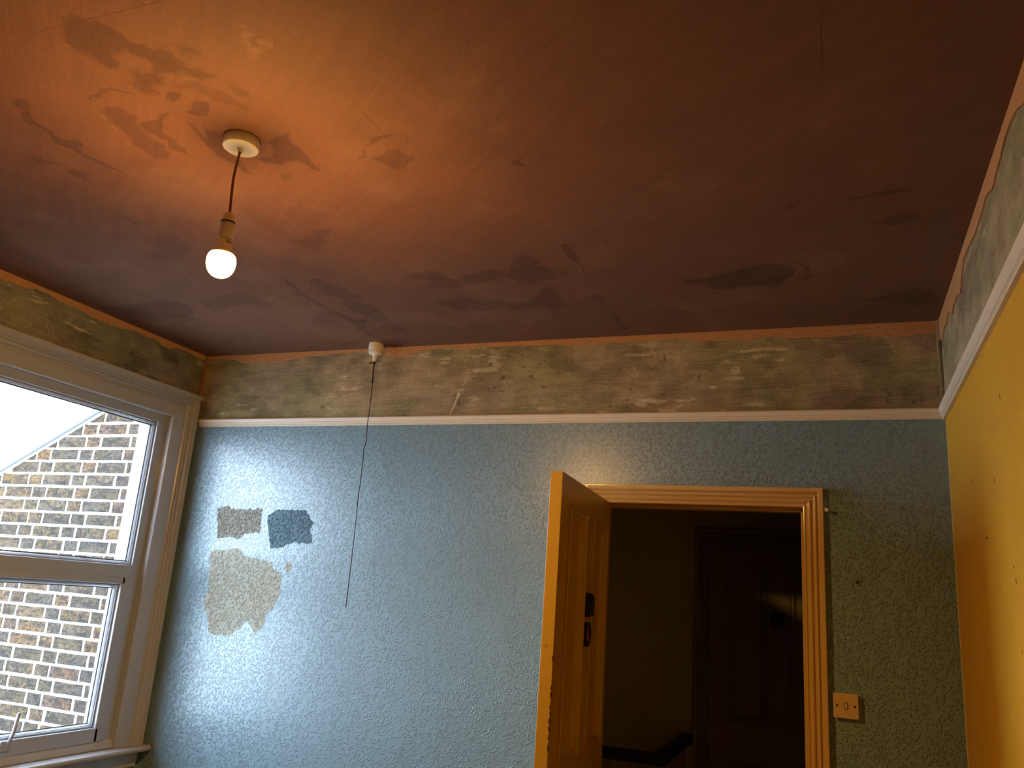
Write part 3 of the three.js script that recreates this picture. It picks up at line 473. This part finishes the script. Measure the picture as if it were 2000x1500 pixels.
  { const c = new THREE.CylinderGeometry(0.004, 0.004, 0.002, 14); c.rotateZ(Math.PI / 2); c.translate(W, Y(-0.132) - 0.008, 0.004); mesh('screw_hole', planarUV(c), M.rust, leaf); }
  for (const y of [0.25, 1.05, 1.80]) { const c = new THREE.CylinderGeometry(0.006, 0.006, 0.10, 14); c.translate(-0.002, y, -sgn * (T / 2 + 0.001)); mesh('hinge', planarUV(c), M.architrave, leaf); }
  shade(door);
}
{ const peg = group('wall_peg', [-0.037, Y(0.422), ZB]); tag(peg, 'small white peg sticking out of the wall beside the door frame', 'peg');
  const c = new THREE.CylinderGeometry(0.0038, 0.0045, 0.036, 14); c.rotateX(Math.PI / 2); c.translate(0.004, 0, 0.018); mesh('shaft', c, M.gloss, peg);
  const d = new THREE.CylinderGeometry(0.0072, 0.0055, 0.006, 16); d.rotateX(Math.PI / 2); d.translate(0.004, 0, 0.037); mesh('head', d, M.gloss, peg); }

{ // light switch
  const sw = group('light_switch', [0.0155, Y(-0.285), ZB]); tag(sw, 'square single light switch on the wall right of the door frame', 'light switch');
  mesh('back_box', rbox(-0.041, 0.041, -0.041, 0.041, 0, 0.020, 0.003), M.switchPlate, sw);
  mesh('plate', rbox(-0.043, 0.043, -0.043, 0.043, 0.018, 0.026, 0.003), M.switchPlate, sw);
  mesh('rocker_recess', box(-0.0075, 0.0075, -0.0125, 0.0125, 0.0258, 0.0264), M.chip, sw);
  const r = rbox(-0.0055, 0.0055, -0.0105, 0.0105, -0.002, 0.004, 0.0015); r.rotateX(0.16); r.translate(0, 0, 0.0268); mesh('rocker', r, M.switchPlate, sw);
  for (const s of [-1, 1]) { const c = new THREE.CylinderGeometry(0.0042, 0.0042, 0.0008, 18); c.rotateX(Math.PI / 2); c.translate(s * 0.0302, 0, 0.0262); mesh('screw', planarUV(c), M.chip, sw); }
}

// ---------------------------------------------------------------- pendant lamp
{ const lx = -1.5025, lz = -1.6085, p = group('pendant_lamp', [lx, H, lz]); tag(p, 'bare glowing bulb hanging on a brown flex from a white ceiling rose', 'lamp');
  const rose = mesh('ceiling_rose', lathe([[0, -0.034], [0.006, -0.0335], [0.010, -0.030], [0.030, -0.0310], [0.0455, -0.0300], [0.0480, -0.0280], [0.049, -0.0250], [0.0492, -0.004], [0.0475, -0.003], [0.0475, 0], [0, 0]], 56, 0.5), M.plastic, p);
  mesh('cord_grip', lathe([[0.0045, -0.040], [0.0065, -0.039], [0.0085, -0.034], [0.0085, -0.028]], 24), M.plastic, rose);
  mesh('flex', tube([[0, -0.036, 0], [-0.0025, -0.07, 0.001], [-0.004, -0.12, 0.003], [-0.002, -0.17, 0.002], [0, -0.215, 0], [0, -0.232, 0]], 0.0036, 40, 10), M.flex, p);
  const holder = mesh('lamp_holder', lathe([[0.0045, -0.222], [0.008, -0.224], [0.0125, -0.229], [0.0155, -0.237], [0.0172, -0.247], [0.0175, -0.251], [0.0185, -0.252], [0.0186, -0.256], [0.0182, -0.262], [0.0188, -0.296], [0.0186, -0.298], [0.0, -0.298]], 36), M.plastic, p);
  mesh('holder_ring', lathe([[0.0176, -0.2505], [0.0192, -0.2510], [0.0194, -0.2535], [0.0192, -0.2555], [0.0178, -0.2560]], 36), M.black, holder);
  const bulb = new THREE.Group(); bulb.name = 'bulb'; p.add(bulb);
  mesh('bulb_neck', lathe([[0.0, -0.297], [0.0172, -0.298], [0.0176, -0.306], [0.0195, -0.316], [0.0245, -0.330], [0.0305, -0.342], [0.0335, -0.347], [0.0, -0.347]], 40), M.plastic, bulb);
  for (const [a, y, w] of [[0.02, -0.309, 0.004], [0.32, -0.3095, 0.003], [0.55, -0.309, 0.003], [0.1, -0.3145, 0.006], [0.5, -0.3145, 0.005]]) { const th = 0.32 + a, g = new THREE.BoxGeometry(w, 0.0028, 0.0006); g.rotateY(th + Math.PI / 2 - 1.2 + 0.35); const r = 0.0182 + (y < -0.312 ? 0.0012 : 0); g.translate(r * Math.sin(th + 0.72), y, r * Math.cos(th + 0.72)); mesh('printed_mark', g, M.cord, bulb); }
  const glow = new THREE.MeshStandardMaterial({ color: lin(0.9, 0.85, 0.75), roughness: 0.5, emissive: lin(1.0, 0.72, 0.30), emissiveIntensity: 5.0 });
  const pts = [[0.0335, -0.3465], [0.0362, -0.352], [0.0378, -0.359], [0.0382, -0.366], [0.0375, -0.375], [0.0355, -0.384], [0.0322, -0.392], [0.0276, -0.399], [0.0215, -0.4045], [0.0145, -0.408], [0.007, -0.4098], [0, -0.410]].reverse();
  mesh('bulb_dome', lathe(pts, 44), glow, bulb);
  const spot = new THREE.SpotLight(BULB_COLOR, BULB_DOWN, 0, Math.PI / 2, 0.55, 2); spot.position.set(lx, H - 0.386, lz); spot.target.position.set(lx, 0, lz); spot.castShadow = true; spot.shadow.radius = 1.9; scene.add(spot, spot.target); spot.name = 'bulb_beam'; spot.target.name = 'bulb_beam_target';
  const pt = new THREE.PointLight(BULB_COLOR, BULB_ROUND, 0, 2); pt.position.set(lx, H - 0.386, lz); pt.castShadow = true; pt.shadow.radius = 1.9; scene.add(pt); pt.name = 'bulb_spill';
}

// ---------------------------------------------------------------- pull switch
{ const px = -2.098, pz = -3.382, s = group('pull_cord_switch', [px, H, pz]); tag(s, 'white ceiling pull switch with a long dark cord in front of the blue wall', 'pull switch');
  mesh('switch_body', lathe([[0, -0.054], [0.030, -0.0535], [0.0335, -0.051], [0.0345, -0.046], [0.0335, -0.042], [0.0345, -0.039], [0.0345, -0.034], [0.0335, -0.031], [0.036, -0.028], [0.0365, -0.006], [0.035, -0.004], [0.035, 0], [0, 0]], 44, 0.5), M.plastic, s);
  mesh('switch_nozzle', lathe([[0, -0.089], [0.008, -0.0885], [0.0095, -0.084], [0.0115, -0.066], [0.0165, -0.057], [0.019, -0.053]], 32), M.plastic, s);
  const pts = [[0, -0.087, 0], [0.0, -0.11, 0], [0.001, -0.17, 0], [0.004, -0.28, 0], [0.002, -0.40, 0], [0.004, -0.50, 0], [-0.003, -0.53, 0], [-0.001, -0.56, 0], [0.0, -0.70, 0], [-0.003, -0.74, 0], [0.0, -0.84, 0], [0.001, -1.0, 0], [0.001, -1.13, 0], [0.0, -1.264, 0]];
  const c = mesh('cord', tube(pts, 0.0021, 160, 8), M.cord, s);
  mesh('cord_thick', tube([[0, -0.097, 0], [0.0005, -0.15, 0], [0.002, -0.19, 0]], 0.0034, 20, 8), M.cord, c);
  const k1 = new THREE.SphereGeometry(0.0065, 14, 10); k1.scale(1, 1.1, 1); k1.translate(0, -0.099, 0); mesh('knot', k1, M.cord, c);
  const k2 = new THREE.SphereGeometry(0.0058, 14, 10); k2.translate(0.002, -0.194, 0); mesh('knot', k2, M.cord, c);
  mesh('cord_tail', tube([[0, -0.099, 0], [-0.012, -0.0985, 0.003], [-0.021, -0.099, 0.006]], 0.0024, 12, 8), M.cord, c);
  const k3 = new THREE.SphereGeometry(0.0042, 12, 8); k3.translate(-0.022, -0.099, 0.006); mesh('knot', k3, M.cord, c);
}

// ---------------------------------------------------------------- landing behind the door
const HZ0 = -5.0, HZ1 = ZB - 0.12, HX0 = -2.4, HX1 = 0.50;
struct(mesh('floor_hallway', box(HX0 - 0.1, HX1 + 0.1, -0.2, 0, HZ0 - 0.1, HZ1 - 0.02), M.floor), 'floor of the dark landing', 'floor');
struct(mesh('ceiling_hallway', box(HX0 - 0.1, HX1 + 0.1, H, H + 0.2, HZ0 - 0.1, HZ1), M.plain), 'ceiling of the dark landing', 'ceiling');
const HDX0 = -0.697, HDX1 = 0.061, HDT = Y(0.408);
struct(mesh('wall_hallway_far', wallSheet(rect(HX0 - 0.1, HX1 + 0.1, 0, H), [rect(HDX0, HDX1, 0.0005, HDT)], 0.1, 'z', HZ0), M.hallWall), 'dim grey landing wall seen through the doorway', 'wall');
struct(mesh('hallway_light_stop', box(HX0 - 0.1, HX1 + 0.1, 0, H + 0.2, HZ0 - 0.25, HZ0 - 0.1), M.hallWall), 'unseen backing added behind the closed landing door to stop light leaks', 'wall');  // added unseen slab: keeps sky light from leaking through the door gaps
struct(mesh('wall_hallway_left', box(HX0 - 0.1, HX0, 0, H, HZ0, HZ1), M.hallWall), 'left end wall of the landing', 'wall');
struct(mesh('wall_hallway_right', box(HX1, HX1 + 0.1, 0, H, HZ0, HZ1), M.hallWall), 'right end wall of the landing', 'wall');
{ const t = group('trim_4'); struct(t, 'dim moulded frame round the closed landing door', 'door frame');
  mesh('architrave', moulding(DARCH, V(HDX0, 0, HZ0), V(HDX0, HDT, HZ0), XM, Z1, 0, -1), M.hallDoor, t);
  mesh('architrave', moulding(DARCH, V(HDX1, 0, HZ0), V(HDX1, HDT, HZ0), X1, Z1, 0, -1), M.hallDoor, t);
  mesh('architrave', moulding(DARCH, V(HDX0, HDT, HZ0), V(HDX1, HDT, HZ0), Y1, Z1, -1, -1), M.hallDoor, t);
  mesh('cornice_cap', rbox(HDX0 - 0.082, HDX1 + 0.082, HDT + 0.070, HDT + 0.080, HZ0, HZ0 + 0.036, 0.003), M.hallDoor, t);
  const d = group('door_2', [HDX0 + 0.003, 0.006, HZ0 - 0.035]); struct(d, 'dim closed panelled door across the landing', 'door');
  const leaf = new THREE.Group(); leaf.name = 'leaf'; d.add(leaf); const W = HDX1 - HDX0 - 0.006;
  leafParts(W, HDT - 0.010, 0.042, [[0.101, 0.321, Y(-0.574), Y(0.282)], [0.437, 0.657, Y(-0.574), Y(0.282)], [0.101, 0.321, 0.2, Y(-0.78)], [0.437, 0.657, 0.2, Y(-0.78)]], M.hallDoor, leaf);
  const pet = []; for (let i = 0; i < 72; i++) { const a = i / 72 * Math.PI * 2, r = 0.040 + 0.005 * Math.cos(9 * a); pet.push(new THREE.Vector2(W / 2 + r * Math.cos(a), Y(0) - 0.006 + r * Math.sin(a))); }
  const g = new THREE.ExtrudeGeometry(new THREE.Shape(pet), { depth: 0.006, bevelEnabled: false }); g.translate(0, 0, 0.021); mesh('round_plaque', planarUV(g), M.black, leaf).userData.label = 'dark scalloped round plaque';
  shade(d);
}
{ // landing handrail turning back to the far wall
  const b = group('landing_balustrade', [-0.808, 0, -4.19]); tag(b, 'black handrail with thin balusters turning a corner on the landing', 'balustrade');
  const ry = Y(-0.671), P = [[-0.028, -0.026], [-0.030, -0.006], [-0.034, 0.008], [-0.028, 0.020], [-0.012, 0.026], [0.012, 0.026], [0.028, 0.020], [0.034, 0.008], [0.030, -0.006], [0.028, -0.026]];
  const run = (a, c, ac, m0, m1) => moulding(P, a, c, ac, Y1, m0, m1);
  mesh('handrail', merge([run(V(-1.30, ry, 0), V(0, ry, 0), Z1, 0, -1), run(V(0, ry, 0), V(0, ry, HZ0 + 4.19), X1, -1, 0)]), M.black, b);
  for (let i = 0; i < 12; i++) mesh('baluster', rbox(-0.115 - i * 0.1 - 0.010, -0.115 - i * 0.1 + 0.010, 0, ry - 0.02, -0.010, 0.010, 0.003), M.hallDoor, b);
  for (let i = 0; i < 6; i++) mesh('baluster', rbox(-0.010, 0.010, 0, ry - 0.02, -0.13 - i * 0.11 - 0.010, -0.13 - i * 0.11 + 0.010, 0.003), M.hallDoor, b);
}

// ---------------------------------------------------------------- outside: brick gable close to the window
{ const bz = -3.56, b = group('brick_gable', [-4.2, -3.0, bz]); tag(b, 'old brown and grey brick gable wall outside the window', 'building');
  const ox = -4.2, oy = -3.0, xr = XL - 0.262, sl = 0.374 / 0.735, verge = x => Y(0.905) + (x + 4.024) * sl;      // underside of the sloping verge
  const xl = -7.2, s = new THREE.Shape([[xl, -3], [xr, -3], [xr, verge(xr)], [xl, verge(xl)]].map(p => new THREE.Vector2(p[0] - ox, p[1] - oy)));
  const g = new THREE.ExtrudeGeometry(s, { depth: 0.20, bevelEnabled: false }); g.translate(0, 0, -0.2005); mesh('mortar', planarUV(g), M.mortar, b);
  const dirx = V(1, sl, 0).normalize(), nrm = V(-dirx.y, dirx.x, 0);
  mesh('verge_coping', moulding([[0, -0.20], [0.045, -0.20], [0.050, 0.012], [0.045, 0.022], [0.006, 0.022], [0, 0.016]], V(xl - ox, verge(xl) - oy, 0), V(xr - ox, verge(xr) - oy, 0), nrm, Z1), M.coping, b);
  mesh('verge_fillet', moulding([[0, 0], [0, 0.006], [0.016, 0.010], [0.020, 0]], V(xl - ox, verge(xl) - oy, 0), V(xr - ox, verge(xr) - oy, 0), nrm.clone().negate(), Z1), M.mortar, b);
  // bricks: courses of long and short faces
  const variants = { };
  function brickGeo(w, h) {
    const key = w.toFixed(3) + h.toFixed(3); const list = variants[key] || (variants[key] = []); if (list.length >= 5) return list[Math.floor(rnd() * 5)];
    const c = 0.004, D = 0.010, J = () => rr(-0.0022, 0.0022), N = 3, front = [], back = [];
    const ring = (ins, z) => { const p = []; const X = w / 2 - ins, Yh = h / 2 - ins; const corners = [[-X, -Yh], [X, -Yh], [X, Yh], [-X, Yh]]; for (let k = 0; k < 4; k++) { const a = corners[k], e = corners[(k + 1) % 4]; for (let i = 0; i < 2; i++) { const t = i / 2 + (i ? rr(-0.12, 0.12) : 0); p.push(V(a[0] + (e[0] - a[0]) * t + J() * (ins ? 1 : 0.7), a[1] + (e[1] - a[1]) * t + J() * (ins ? 1 : 0.7), z)); } } return p; };
    const A = ring(0, 0), B = ring(c, D), pos = [], tri = (p, q, r) => { for (const v of [p, q, r]) pos.push(v.x, v.y, v.z); };
    const A0 = A.map(v => V(v.x, v.y, -0.02)), m = V(rr(-0.02, 0.02), rr(-0.01, 0.01), D + rr(-0.001, 0.002));
    for (let i = 0; i < 8; i++) { const j = (i + 1) % 8; tri(A0[i], A0[j], A[j]); tri(A0[i], A[j], A[i]); tri(A[i], A[j], B[j]); tri(A[i], B[j], B[i]); tri(B[i], B[j], m); }
    let q = new THREE.BufferGeometry(); q.setAttribute('position', new THREE.Float32BufferAttribute(pos, 3)); q.computeVertexNormals(); q = toCreasedNormals(q, 0.9);
    const p = q.attributes.position, uv = new Float32Array(p.count * 2), du = rnd() * 1.2, dv = rnd() * 1.2; for (let i = 0; i < p.count; i++) { uv[2 * i] = p.getX(i) + du; uv[2 * i + 1] = p.getY(i) + dv; } q.setAttribute('uv', new THREE.BufferAttribute(uv, 2));
    list.push(q); return q;
  }
  function cutBrick(p) { const g = new THREE.ExtrudeGeometry(new THREE.Shape(p.map(q => new THREE.Vector2(q[0], q[1]))), { depth: 0.026, bevelEnabled: true, bevelSize: 0.003, bevelThickness: 0.004, bevelOffset: -0.003, bevelSegments: 1 }); g.translate(0, 0, -0.020); return planarUV(g); }
  const ST = 0.2155, HD = 0.1045, JT = 0.011, BH = 0.0665, PITCH = 0.075, near = [], rest = M.bricks.map(() => []);
  for (let r = 0; r < 64; r++) {
    const y = Y(1.25) - r * PITCH; let x = xr - (r % 2 ? 0.0 : 0.163) + rr(-0.012, 0.012) + 0.16, k = r;
    while (x > -6.9) {
      const w = (k % 2 ? HD : ST) + rr(-0.004, 0.004), cw = k % 2 ? HD : ST, cx = x - w / 2; k++; x -= w + JT;
      let wq = cw; let cxx = cx;
      if (cx + w / 2 > xr) { const right = xr - 0.002, left = cx - w / 2; if (right - left < 0.03) continue; wq = Math.max(0.035, Math.round((right - left) / 0.03) * 0.03); cxx = left + wq / 2; }
      let cutPts = null;
      if (y + BH / 2 > verge(cxx - wq / 2) - 0.012) {             // bricks cut to the slope under the verge
        const q4 = [[-wq / 2, -BH / 2], [wq / 2, -BH / 2], [wq / 2, BH / 2], [-wq / 2, BH / 2]], f = p => verge(cxx + p[0]) - 0.010 - (y + p[1]); cutPts = [];
        for (let i = 0; i < 4; i++) { const a = q4[i], e = q4[(i + 1) % 4], fa = f(a), fe = f(e); if (fa >= 0) cutPts.push(a); if ((fa >= 0) !== (fe >= 0)) { const t = fa / (fa - fe); cutPts.push([a[0] + (e[0] - a[0]) * t, a[1] + (e[1] - a[1]) * t]); } }
        let ar = 0; for (let i = 0; i < cutPts.length; i++) { const a = cutPts[i], e = cutPts[(i + 1) % cutPts.length]; ar += a[0] * e[1] - e[0] * a[1]; }
        if (cutPts.length < 3 || ar / 2 < 0.0012) continue;
      }
      const shown = y > Y(-1.12) && y < Y(1.05) && cxx > -5.0;
      near.push({ x: cxx - ox, y: y - oy, w: wq, cutPts, shown, m: Math.floor(rnd() * 8), d: Math.hypot(cxx + 4.2, (y - Y(0)) * 0.8) });
    }
  }
  const vis = near.filter(q => q.shown).sort((p, q) => p.d - q.d); const cut = new Set(vis.slice(0, 298));
  for (const q of near) {
    const g2 = q.cutPts ? cutBrick(q.cutPts) : brickGeo(q.w, BH), mt = q.m;
    const dz = rr(-0.002, 0.002);
    if (cut.has(q)) { const m = mesh('brick', g2, M.bricks[mt], b); m.position.set(q.x, q.y, -0.008 + dz); m.rotation.z = rr(-0.006, 0.006); }
    else { const c = g2.clone(); c.translate(q.x, q.y, -0.008 + dz); rest[mt].push(c); }
  }
  rest.forEach((l, i) => { if (l.length) mesh('far_bricks', merge(l), M.bricks[i], b).userData.kind = 'stuff'; });
}
struct(mesh('ground_outside', box(-30, 6, -3.2, -3.0, -20, 25), M.ground), 'garden ground far below the window', 'ground');

renderer.render(scene, camera);
